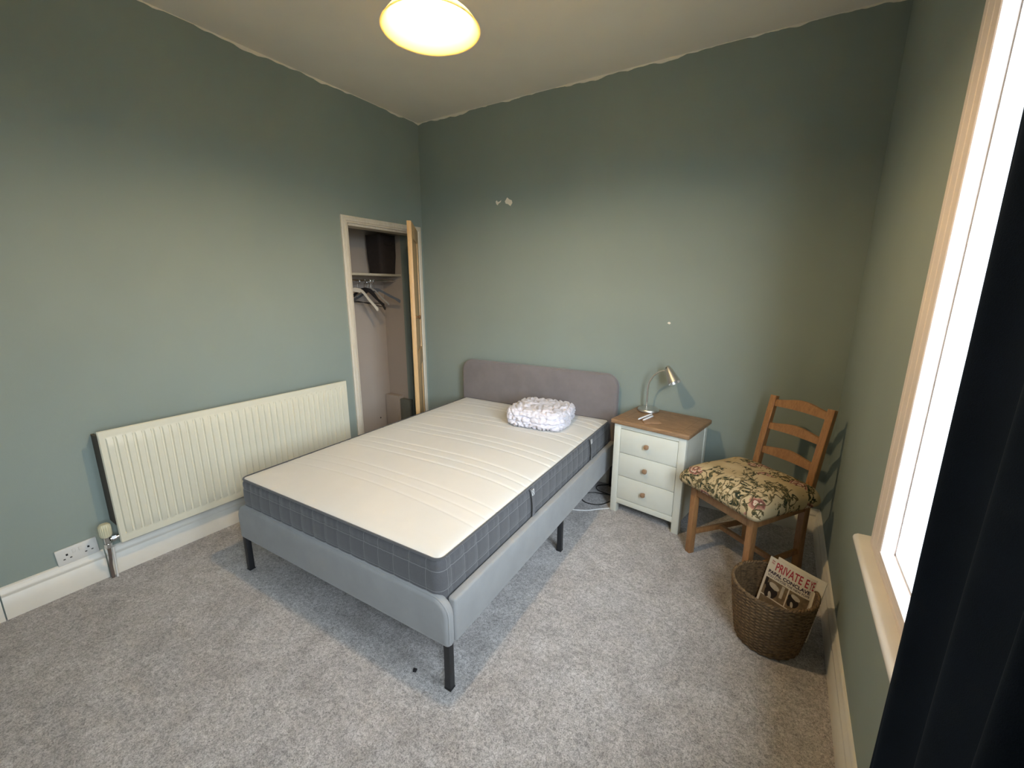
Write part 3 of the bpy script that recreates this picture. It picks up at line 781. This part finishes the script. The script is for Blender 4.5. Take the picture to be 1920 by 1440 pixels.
for x0, y0 in ((bx0, by0), (bx1-pw, by0), (bx0, by1-pw), (bx1-pw, by1-pw)): box(bm, (x0, y0, 0), (x0+pw, y0+pw, zt), .003)
for y0 in (by0, ): pass
box(bm, (bx0+.004, by0+pw-.01, .075), (bx0+.022, by1-pw+.01, zt)); box(bm, (bx1-.022, by0+pw-.01, .075), (bx1-.004, by1-pw+.01, zt)); box(bm, (bx0+pw-.01, by1-.02, .075), (bx1-pw+.01, by1-.006, zt))
box(bm, (bx0+pw-.002, by0+.002, .070), (bx1-pw+.002, by0+.022, .108), .002)      # bottom rail
box(bm, (bx0+pw-.002, by0+.002, zt-.030), (bx1-pw+.002, by0+.022, zt), .002)     # top rail
box(bm, (bx0+.01, by0+.03, .075), (bx1-.01, by1-.02, .09))
link('carcass', bm, m_cab, cb, angle=40)
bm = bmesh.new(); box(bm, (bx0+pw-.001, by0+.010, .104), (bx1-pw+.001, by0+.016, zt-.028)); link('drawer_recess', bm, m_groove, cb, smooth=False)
zs0 = .110; zs1 = zt-.032; hgt = (zs1-zs0)/3
for k in range(3):
    z0 = zs0+k*hgt+.0018; z1 = zs0+(k+1)*hgt-.0018
    dx0, dx1 = bx0+pw+.0022, bx1-pw-.0022
    d = boxobj('drawer', (dx0, by0+.001, z0), (dx1, by0+.020, z1), m_cab, cb, .0012)
    bm = bmesh.new(); mtx = Matrix.Translation(((dx0+dx1)/2, by0+.001, (z0+z1)/2+.004)) @ Matrix.Rotation(PI/2, 4, 'X')
    lathe(bm, [(.0, 0), (.009, 0), (.0085, .006), (.0095, .011), (.0155, .016), (.017, .022), (.0145, .028), (.008, .031), (0, .032)], 24, mtx); link('knob', bm, m_oak_knob, d)

def cabw(x, y, z=nh):   # cabinet-local to world
    c, s = math.cos(-.1563), math.sin(-.1563); return (2.0106+c*x-s*y, -.3697+s*x+c*y, z)
# ------------------------------------------------------------------ desk lamp
lp = thing('desk_lamp', 'small satin nickel gooseneck desk lamp on the bedside cabinet', 'lamp', (2.172, -.052, nh+.0005))
bm = bmesh.new(); lathe(bm, [(0, 0), (.070, 0), (.074, .004), (.074, .012), (.070, .018), (.055, .021), (.02, .024), (0, .0245)], 56); link('base', bm, m_satin, lp)
sx, sy = 2.172, -.052
stem = [(2.155, -.045, nh+.02), (2.157, -.05, .76), (2.160, -.06, .85), (2.178, -.068, .905), (2.215, -.078, .953), (2.250, -.084, .974), (2.272, -.088, .978)]
bm = bmesh.new(); pts = catmull(stem, 10); tube(bm, [(p.x-sx, p.y-sy, p.z-nh) for p in pts], .0058, 14); link('stem', bm, m_satin, lp)
A = Vector((2.284, -.095, 1.012)); B = Vector((2.348, -.135, .912)); ax = (B-A).normalized()
q = ax.to_track_quat('Z', 'Y').to_matrix().to_4x4(); q.translation = Vector((A.x-sx, A.y-sy, A.z-nh-.0005)); LL = (B-A).length
bm = bmesh.new(); lathe(bm, [(0, 0), (.010, .001), (.0165, .007), (.021, .020), (.0265, .045), (.0325, .075), (.038, LL*.85), (.0415, LL), (.0395, LL), (.036, LL*.85), (.030, .075), (.02, .03), (0, .028)], 44, q); sh = link('lamp_shade', bm, m_satin, lp, angle=50)
bm = bmesh.new(); c_ = A+ax*.026+Vector((-.014, -.012, .010)); bmesh.ops.create_uvsphere(bm, u_segments=12, v_segments=8, radius=.0065)
for v in bm.verts: v.co = Vector((v.co.x*.6+c_.x-sx, v.co.y*.6+c_.y-sy, v.co.z*1.2+c_.z-nh))
link('swivel_slot', bm, m_hole, sh)
bm = bmesh.new(); bmesh.ops.create_uvsphere(bm, u_segments=16, v_segments=12, radius=.019)
cc = A+ax*(LL*.62)
for v in bm.verts: v.co += Vector((cc.x-sx, cc.y-sy, cc.z-nh))
link('bulb', bm, m_pen, lp)

# coaster and pens
co = cabw(.225, .115); bm = bmesh.new(); box(bm, (-.055, -.055, 0), (.055, .055, .006), .0015)
tag(link('coaster', bm, m_coaster, loc=(co[0], co[1], nh+.0006), rot=(0, 0, .55)), 'small square wooden coaster on the oak cabinet top', 'coaster')
def pen(p0, p1, z, label):
    p0 = Vector((*p0, z)); p1 = Vector((*p1, z)); d = (p1-p0); L = d.length; q = d.to_track_quat('Z', 'Y').to_matrix().to_4x4(); q.translation = Vector((0, 0, 0))
    t = thing('pen', label, 'pen', tuple(p0), 0, 'white pens on the cabinet')
    bm = bmesh.new(); lathe(bm, [(0, 0), (.0012, .002), (.0048, .012), (.0058, .03), (.0058, L*.62), (.0062, L*.63), (.0062, L*.97), (.0045, L), (0, L)], 18, q); link('barrel', bm, m_pen, t)
    bm = bmesh.new(); box(bm, (.0055, -.0018, L*.66), (.0078, .0018, L*.96), .0004, 1, q); link('clip', bm, m_pen, t)
pen((2.180, -.335), (2.226, -.165), nh+.013, 'white pen farther back of the two beside the lamp')
pen((2.212, -.338), (2.243, -.205), nh+.013, 'shorter white pen nearer the cabinet front')

# ------------------------------------------------------------------ chair
CX0, CY0, CTH = 2.8725, -.513, -.638
ch = thing('dining_chair', 'stained pine ladder-back chair in the corner by the cabinet', 'chair', (CX0, CY0, 0), CTH)
cw, cd = .408, .446; lt = .036; cb_ = .357
# front legs (front is local -y)
for s in (-1, 1):
    bm = bmesh.new(); x = s*(cw/2-lt/2); bar(bm, (x, -cd/2+lt/2, 0), (x, -cd/2+lt/2, .425), lt, lt, bev=.004); link('leg', bm, m_pine, ch)
    bm = bmesh.new()   # rear leg runs up into the raked back post
    xb = s*(cb_/2-lt/2); pts = [(xb, cd/2-lt/2+.012, 0), (xb, cd/2-lt/2, .20), (xb, cd/2-lt/2, .40), (xb, cd/2-lt/2+.012, .50), (xb, cd/2+.024, .68), (xb, cd/2+.070, .918)]
    P = catmull(pts, 6); rings = []
    for i, p in enumerate(P):
        t_ = (P[min(i+1, len(P)-1)]-P[max(i-1, 0)]).normalized(); n_ = Vector((0, t_.z, -t_.y)).normalized(); X = Vector((1, 0, 0))
        w = lt/2; d_ = .019 if p.z < .5 else .019-.004*(p.z-.5)/.4
        rings.append([bm.verts.new(p+X*a*w+n_*b*d_) for a, b in ((-1, -.85), (-.85, -1), (.85, -1), (1, -.85), (1, .85), (.85, 1), (-.85, 1), (-1, .85))])
    for a, b in zip(rings, rings[1:]):
        for k in range(8): bm.faces.new((a[k], a[(k+1) % 8], b[(k+1) % 8], b[k]))
    bm.faces.new(rings[0]); bm.faces.new(rings[-1])
    link('back_post', bm, m_pine, ch, angle=40)
# aprons
for nm, a, b, w in (('f', (-cw/2+lt, -cd/2+lt/2, .395), (cw/2-lt, -cd/2+lt/2, .395), 0), ('b', (-cw/2+lt, cd/2-lt/2, .395), (cw/2-lt, cd/2-lt/2, .395), 0)):
    bm = bmesh.new(); k_ = 0 if nm == 'f' else (cw-cb_)/2; box(bm, (a[0]-.004+k_, a[1]-.009, .368), (b[0]+.004-k_, a[1]+.009, .422), .002); link('seat_rail', bm, m_pine, ch)
for s in (-1, 1):
    x = s*(cw/2-lt/2); xb = s*(cb_/2-lt/2); bm = bmesh.new(); bar(bm, (x, -cd/2+lt-.006, .395), (xb, cd/2-lt+.006, .395), .018, .054, (1, 0, 0) if False else (0, 0, 1)); link('seat_rail', bm, m_pine, ch)
    bm = bmesh.new(); bar(bm, (x, -cd/2+lt-.006, .13), (xb, cd/2-lt/2, .13), .018, .030, (0, 0, 1)); link('stretcher', bm, m_pine, ch)
bm = bmesh.new(); box(bm, (-cw/2+.034, -.012, .118), (cw/2-.034, .012, .142), .002); link('stretcher', bm, m_pine, ch)
bm = bmesh.new(); box(bm, (-cw/2-.004, -cd/2-.006, .423), (cw/2+.004, cd/2-lt-.002, .441), .005, 3); link('seat', bm, m_pine, ch)
def postY(z): return cd/2-.006+(z-.50)/.18*.030 if z < .68 else cd/2+.024+(z-.68)/.238*.046
for z0, hz, arch in ((.862, .036, .024), (.728, .034, .020), (.584, .038, .020)):
    bm = bmesh.new(); n = 24; R_ = []
    for i in range(n+1):
        u = i/n; x = -cb_/2+lt*.6+(cb_-lt*1.2)*u; a = 4*u*(1-u); a2 = max(0, math.sin(PI*u))**1.9
        zt_, zb = z0+hz+arch*a2, z0+arch*.15*a2; bend = .010*a
        R_.append([bm.verts.new((x, postY(z)+bend+dy, z)) for z, dy in ((zb, -.008), (zt_, -.008), (zt_, .008), (zb, .008))])
    for a, b in zip(R_, R_[1:]):
        for k in range(4): bm.faces.new((a[k], a[(k+1) % 4], b[(k+1) % 4], b[k]))
    bm.faces.new(R_[0]); bm.faces.new(R_[-1]); link('back_slat', bm, m_pine, ch, angle=40)

# seat cushion
def cushion():
    from mathutils import noise as mn
    bm = bmesh.new(); n = 56; hw, hd = .262, .244; T_ = .165
    top = []; bot = []
    def edge(u, v):
        k = max(abs(u), abs(v)); return k
    for side in (1, -1):
        g = []
        for i in range(n+1):
            col = []
            for j in range(n+1):
                u = -1+2*i/n; v = -1+2*j/n
                # pinch sides inwards between corners
                x = u*hw*(1-.05*(1-v*v)**1*abs(u)**3) ; y = v*hd*(1-.05*(1-u*u)*abs(v)**3)
                X, Y = rr_map(x, y, hw, hd, .05)
                e_ = (1-abs(u)**5)*(1-abs(v)**5); e_ = max(e_, 0)**(.40 if side > 0 else .22)
                h = T_*.5*e_*(.84+.16*(1-u*u)*(1-v*v))
                h += .005*mn.noise(Vector((X*12, Y*12, side*3)))*e_
                zz = side*h*(1.0 if side > 0 else .50)
                out = max(0, abs(X)-.205, -.190-Y); out = min(1, out/.05); zz -= .020*out*out*(3-2*out)
                col.append(bm.verts.new((X, Y, zz)))
            g.append(col)
        for i in range(n):
            for j in range(n): bm.faces.new((g[i][j], g[i+1][j], g[i+1][j+1], g[i][j+1]))
    bmesh.ops.remove_doubles(bm, verts=bm.verts, dist=.0006)
    zmin = min(v.co.z for v in bm.verts if abs(v.co.x) < .19 and v.co.y > -.17)
    for v in bm.verts: v.co.z -= zmin
    c, s = math.cos(CTH), math.sin(CTH); lx, ly = -.004, -.042
    return link('seat_cushion', bm, m_floral, angle=180, loc=(CX0+c*lx-s*ly, CY0+s*lx+c*ly, .4415), rot=(0, 0, CTH+.02))
tag(cushion(), 'thick floral tapestry cushion resting on the pine chair seat', 'cushion')

# ------------------------------------------------------------------ basket
BXc, BYc = 3.012, -1.055
bk = thing('waste_basket', 'round brown woven waste basket beside the skirting', 'basket', (BXc, BYc, 0))
def weave():
    bm = bmesh.new(); rows = 34; stakes = 44; spr = 4; seg = stakes*spr; H = .268
    rad = lambda t: .122+.040*t**.8
    rows_v = []
    prof_n = 4
    for j in range(rows*prof_n+1):
        t = j/(rows*prof_n); r0 = rad(t); row_i = j//prof_n; f = (j % prof_n)/prof_n; bul = math.sin(PI*f)
        rg = []
        for k in range(seg):
            a = 2*PI*k/seg; s = math.cos(stakes*a/2*1.0*2/2 + PI*(row_i % 2))
            r = r0+.0035*bul*(.55+.45*s)+.0012*s
            rg.append(bm.verts.new((r*math.cos(a), r*math.sin(a), .004+H*t)))
        rows_v.append(rg)
    for a, b in zip(rows_v, rows_v[1:]):
        for k in range(seg): bm.faces.new((a[k], a[(k+1) % seg], b[(k+1) % seg], b[k]))
    inner = []
    for j in range(13):
        t = 1-j/12; r = rad(t)-.009
        inner.append([bm.verts.new(((r+.0015*math.cos(22*2*PI*k/seg)) * math.cos(2*PI*k/seg), (r+.0015*math.cos(22*2*PI*k/seg))*math.sin(2*PI*k/seg), .010+(H-.006)*t)) for k in range(seg)])
    for a, b in zip([rows_v[-1]]+inner, inner):
        for k in range(seg): bm.faces.new((a[k], a[(k+1) % seg], b[(k+1) % seg], b[k]))
    bm.faces.new(inner[-1]); bm.faces.new(rows_v[0])
    return bm
link('woven_body', weave(), m_wicker, bk, angle=80)
bm = bmesh.new(); n = 176; rings = []
for s0 in (0, PI):       # two-strand rope rim
    P = []
    for k in range(n+1):
        a = 2*PI*k/n; w = a*34+s0; r = .158+.0035*math.cos(w); P.append((r*math.cos(a), r*math.sin(a), .272+.0035*math.sin(w)))
    tube(bm, P, .0048, 6, caps=False)
link('rim', bm, m_wicker, bk, angle=80)

# ------------------------------------------------------------------ magazines
O_ = Vector((2.991, -.909, .32)); U_ = Vector((.125, -.093, -.004)).normalized(); D_ = Vector((-.034, -.059, -.2)).normalized()
U_ = (U_-D_*U_.dot(D_)).normalized(); Nn = D_.cross(U_).normalized()
if Nn.dot(Vector((2.91, -3.0, 1.5))-O_) < 0: Nn = -Nn
MW, MH = .200, .270
def mag_pt(u, v, off=0, curl=1.0, O=O_):   # u right, v down
    c = -.45*u*u - 5*max(0, u-.152)**2*curl
    return O+U_*(u-3.2*max(0, u-.152)**2*curl)+D_*v+Nn*(c+off)
def mag_sheet(bm, u0, u1, v0, v1, off, th, nu=16, nv=12, curl=1.0, O=O_):
    F = [[bm.verts.new(mag_pt(u0+(u1-u0)*i/nu, v0+(v1-v0)*j/nv, off, curl, O)) for j in range(nv+1)] for i in range(nu+1)]
    B_ = [[bm.verts.new(mag_pt(u0+(u1-u0)*i/nu, v0+(v1-v0)*j/nv, off-th, curl, O)) for j in range(nv+1)] for i in range(nu+1)]
    for g in (F, B_):
        for i in range(nu):
            for j in range(nv): bm.faces.new((g[i][j], g[i+1][j], g[i+1][j+1], g[i][j+1]))
    for i in range(nu):
        for j in (0, nv): bm.faces.new((F[i][j], F[i+1][j], B_[i+1][j], B_[i][j]))
    for j in range(nv):
        for i in (0, nu): bm.faces.new((F[i][j], F[i][j+1], B_[i][j+1], B_[i][j]))
mg = thing('magazine', 'satirical magazine with red masthead standing in the waste basket', 'magazine', tuple(O_+D_*MH))
off0 = O_+D_*MH
def linkm(name, bm, mat, parent):
    for v in bm.verts: v.co -= off0
    return link(name, bm, mat, parent, angle=40)
bm = bmesh.new(); mag_sheet(bm, 0, MW, 0, MH, 0, .0028); cov = linkm('pages', bm, m_paper, mg)
def text_on(txt, u0, v0, height, width, mat, name, bold=.0):
    cu = bpy.data.curves.new('t', 'FONT'); cu.body = txt; cu.size = 1; cu.offset = bold; cu.resolution_u = 3
    ob = bpy.data.objects.new('t', cu); C.objects.link(ob)
    dg = bpy.context.evaluated_depsgraph_get(); me = bpy.data.meshes.new_from_object(ob.evaluated_get(dg))
    bpy.data.objects.remove(ob); bm = bmesh.new(); bm.from_mesh(me); bpy.data.meshes.remove(me)
    xs_ = [v.co.x for v in bm.verts]; ys_ = [v.co.y for v in bm.verts]; a, b, c, d = min(xs_), max(xs_), min(ys_), max(ys_)
    bmesh.ops.triangulate(bm, faces=bm.faces)
    for v in bm.verts:
        u = u0+(v.co.x-a)/(b-a)*width; w = v0+height-(v.co.y-c)/(d-c)*height
        v.co = mag_pt(u, w, .0005)
    return linkm(name, bm, mat, cov)
text_on('PRIVATE', .036, .012, .038, .114, m_red, 'masthead', .018)
text_on('E', .162, .012, .038, .013, m_red, 'masthead', .018)
text_on('YE', .179, .012, .038, .018, m_red, 'masthead', .018)
for kk, (a, b) in enumerate(((.014, .010), (.014, .020))): text_on('No', a, b, .008, .013, m_red, 'issue_mark', .02)
text_on('PAPAL CONCLAVE', .012, .057, .016, .178, m_ink, 'headline', .035)
text_on('YOU CHOOSE THE NEW POPE', .012, .077, .010, .180, m_ink, 'headline', .015)
def shape_on(u0, u1, v0, v1, mat, name, off=.0004):
    bm = bmesh.new(); mag_sheet(bm, u0, u1, v0, v1, off, .0003, 8, 6); return linkm(name, bm, mat, cov)
def blob_on(uc, vc, ru, rv, mat, name, off, rot=0, pts=None):
    bm = bmesh.new(); c0 = bm.verts.new(mag_pt(uc, vc, off)); R_ = []
    for k in range(24):
        a = 2*PI*k/24; x, y = ru*math.cos(a), rv*math.sin(a); R_.append(bm.verts.new(mag_pt(uc+x*math.cos(rot)-y*math.sin(rot), vc+x*math.sin(rot)+y*math.cos(rot), off)))
    for k in range(24): bm.faces.new((c0, R_[k], R_[(k+1) % 24]))
    return linkm(name, bm, mat, cov)
shape_on(.010, .112, .093, .172, m_photo_bg, 'photo_panel'); shape_on(.117, .196, .093, .172, m_photo_bg, 'photo_panel'); shape_on(.010, .196, .177, .262, m_photo_bg, 'photo_panel')
shape_on(.013, .024, .094, .130, m_photo_dk, 'photo_detail', .0009); shape_on(.086, .098, .096, .150, m_photo_lt, 'photo_detail', .0008)
for (uc, vc, s) in ((.050, .118, 1.0), (.142, .112, .8)):
    blob_on(uc-.014*s, vc+.010*s, .016*s, .016*s, m_photo_dk, 'photo_figure', .0010); blob_on(uc-.016*s, vc+.036*s, .012*s, .024*s, m_photo_dk, 'photo_figure', .0010)
    blob_on(uc+.014*s, vc+.034*s, .011*s, .022*s, m_photo_dk, 'photo_figure', .0010, .4); blob_on(uc, vc+.024*s, .014*s, .012*s, m_photo_dk, 'photo_figure', .0010)
    blob_on(uc+.006*s, vc, .024*s, .012*s, m_photo_lt, 'photo_figure', .0014, .25)
    blob_on(uc-.002*s, vc+.044*s, .007*s, .015*s, m_photo_lt, 'photo_figure', .0014, -.3)
O2 = O_+U_*.024-D_*.010-Nn*.017
bm = bmesh.new(); mag_sheet(bm, 0, .20, 0, .27, 0, .004, curl=.0, O=O2)
m2c = O2+D_*.27
for v in bm.verts: v.co -= m2c
tag(link('magazine', bm, m_paper, loc=tuple(m2c), angle=40), 'second magazine showing only its pale top edge behind the front one', 'magazine')

# ------------------------------------------------------------------ pendant lamp
PX, PY, PZ = 1.774, -1.75, 2.380
pl = thing('pendant_light', 'lit yellow glass ceiling pendant lamp', 'ceiling light', (PX, PY, PZ))
bm = bmesh.new(); R0 = .168
outer = [(R0, 0), (R0*.97, .006), (R0*.86, .028), (R0*.68, .052), (R0*.48, .072), (R0*.30, .092), (.032, .112), (.022, .120)]
prof = outer+[(max(r-.004, .018), z-.004) for r, z in outer[::-1]]; prof[-1] = (R0-.003, 0)
lathe(bm, prof+[prof[0]], 72); bmesh.ops.remove_doubles(bm, verts=bm.verts, dist=1e-5)
link('lamp_shade', bm, m_shade, pl, angle=60)
bm = bmesh.new(); lathe(bm, [(0, -.004+.012), (.012, .010), (.024, .020), (.030, .038), (.030, .050), (.022, .072), (.015, .086), (.013, .092), (0, .092)], 32); link('bulb', bm, m_bulb, pl, angle=60)
bm = bmesh.new(); lathe(bm, [(.0, .088), (.019, .088), (.021, .10), (.021, .135), (.012, .150), (0, .152)], 24); link('lamp_holder', bm, m_plastic_w, pl)
bm = bmesh.new(); tube(bm, [(0, 0, .145), (0, 0, RH-PZ-.02)], .0035, 8); link('cord', bm, m_plastic_w, pl)
bm = bmesh.new(); lathe(bm, [(0, RH-PZ-.03), (.02, RH-PZ-.03), (.045, RH-PZ-.014), (.048, RH-PZ-.001), (0, RH-PZ-.001)], 32); link('ceiling_rose', bm, m_plastic_w, pl)

# ------------------------------------------------------------------ cables between bed and cabinet, fluff
bm = bmesh.new(); tube(bm, catmull([(1.60, -.52, .004), (1.75, -.52, .004), (1.822, -.502, .004), (1.904, -.462, .004), (1.97, -.40, .005), (2.035, -.335, .004), (2.06, -.25, .004), (2.06, -.05, .004)], 8), .0035, 8)
tag(link('power_cable', bm, m_cable_w), 'white cable lying on the carpet between bed and cabinet', 'cable')
bm = bmesh.new(); tube(bm, catmull([(1.90, .01, .004), (1.83, -.06, .004), (1.86, -.13, .004), (1.97, -.16, .006), (2.0, -.22, .004), (1.98, -.29, .004), (1.94, -.345, .004), (1.86, -.36, .004), (1.805, -.32, .004), (1.79, -.25, .004), (1.84, -.19, .005), (1.93, -.17, .008), (2.02, -.13, .004), (2.06, -.08, .005), (2.07, .0, .02)], 8), .0035, 8)
tag(link('power_cable', bm, m_black_pl), 'black cable looped on the carpet beside the cabinet foot', 'cable')
bm = bmesh.new(); bmesh.ops.create_icosphere(bm, subdivisions=2, radius=.009)
for v in bm.verts: v.co *= random.uniform(.6, 1.3); v.co.z = max(v.co.z*.7, -.004)
tag(link('carpet_fluff', bm, m_fluff, loc=(1.817, -2.026, .004)), 'tiny dark speck of fluff on the carpet by the footboard', 'fluff')
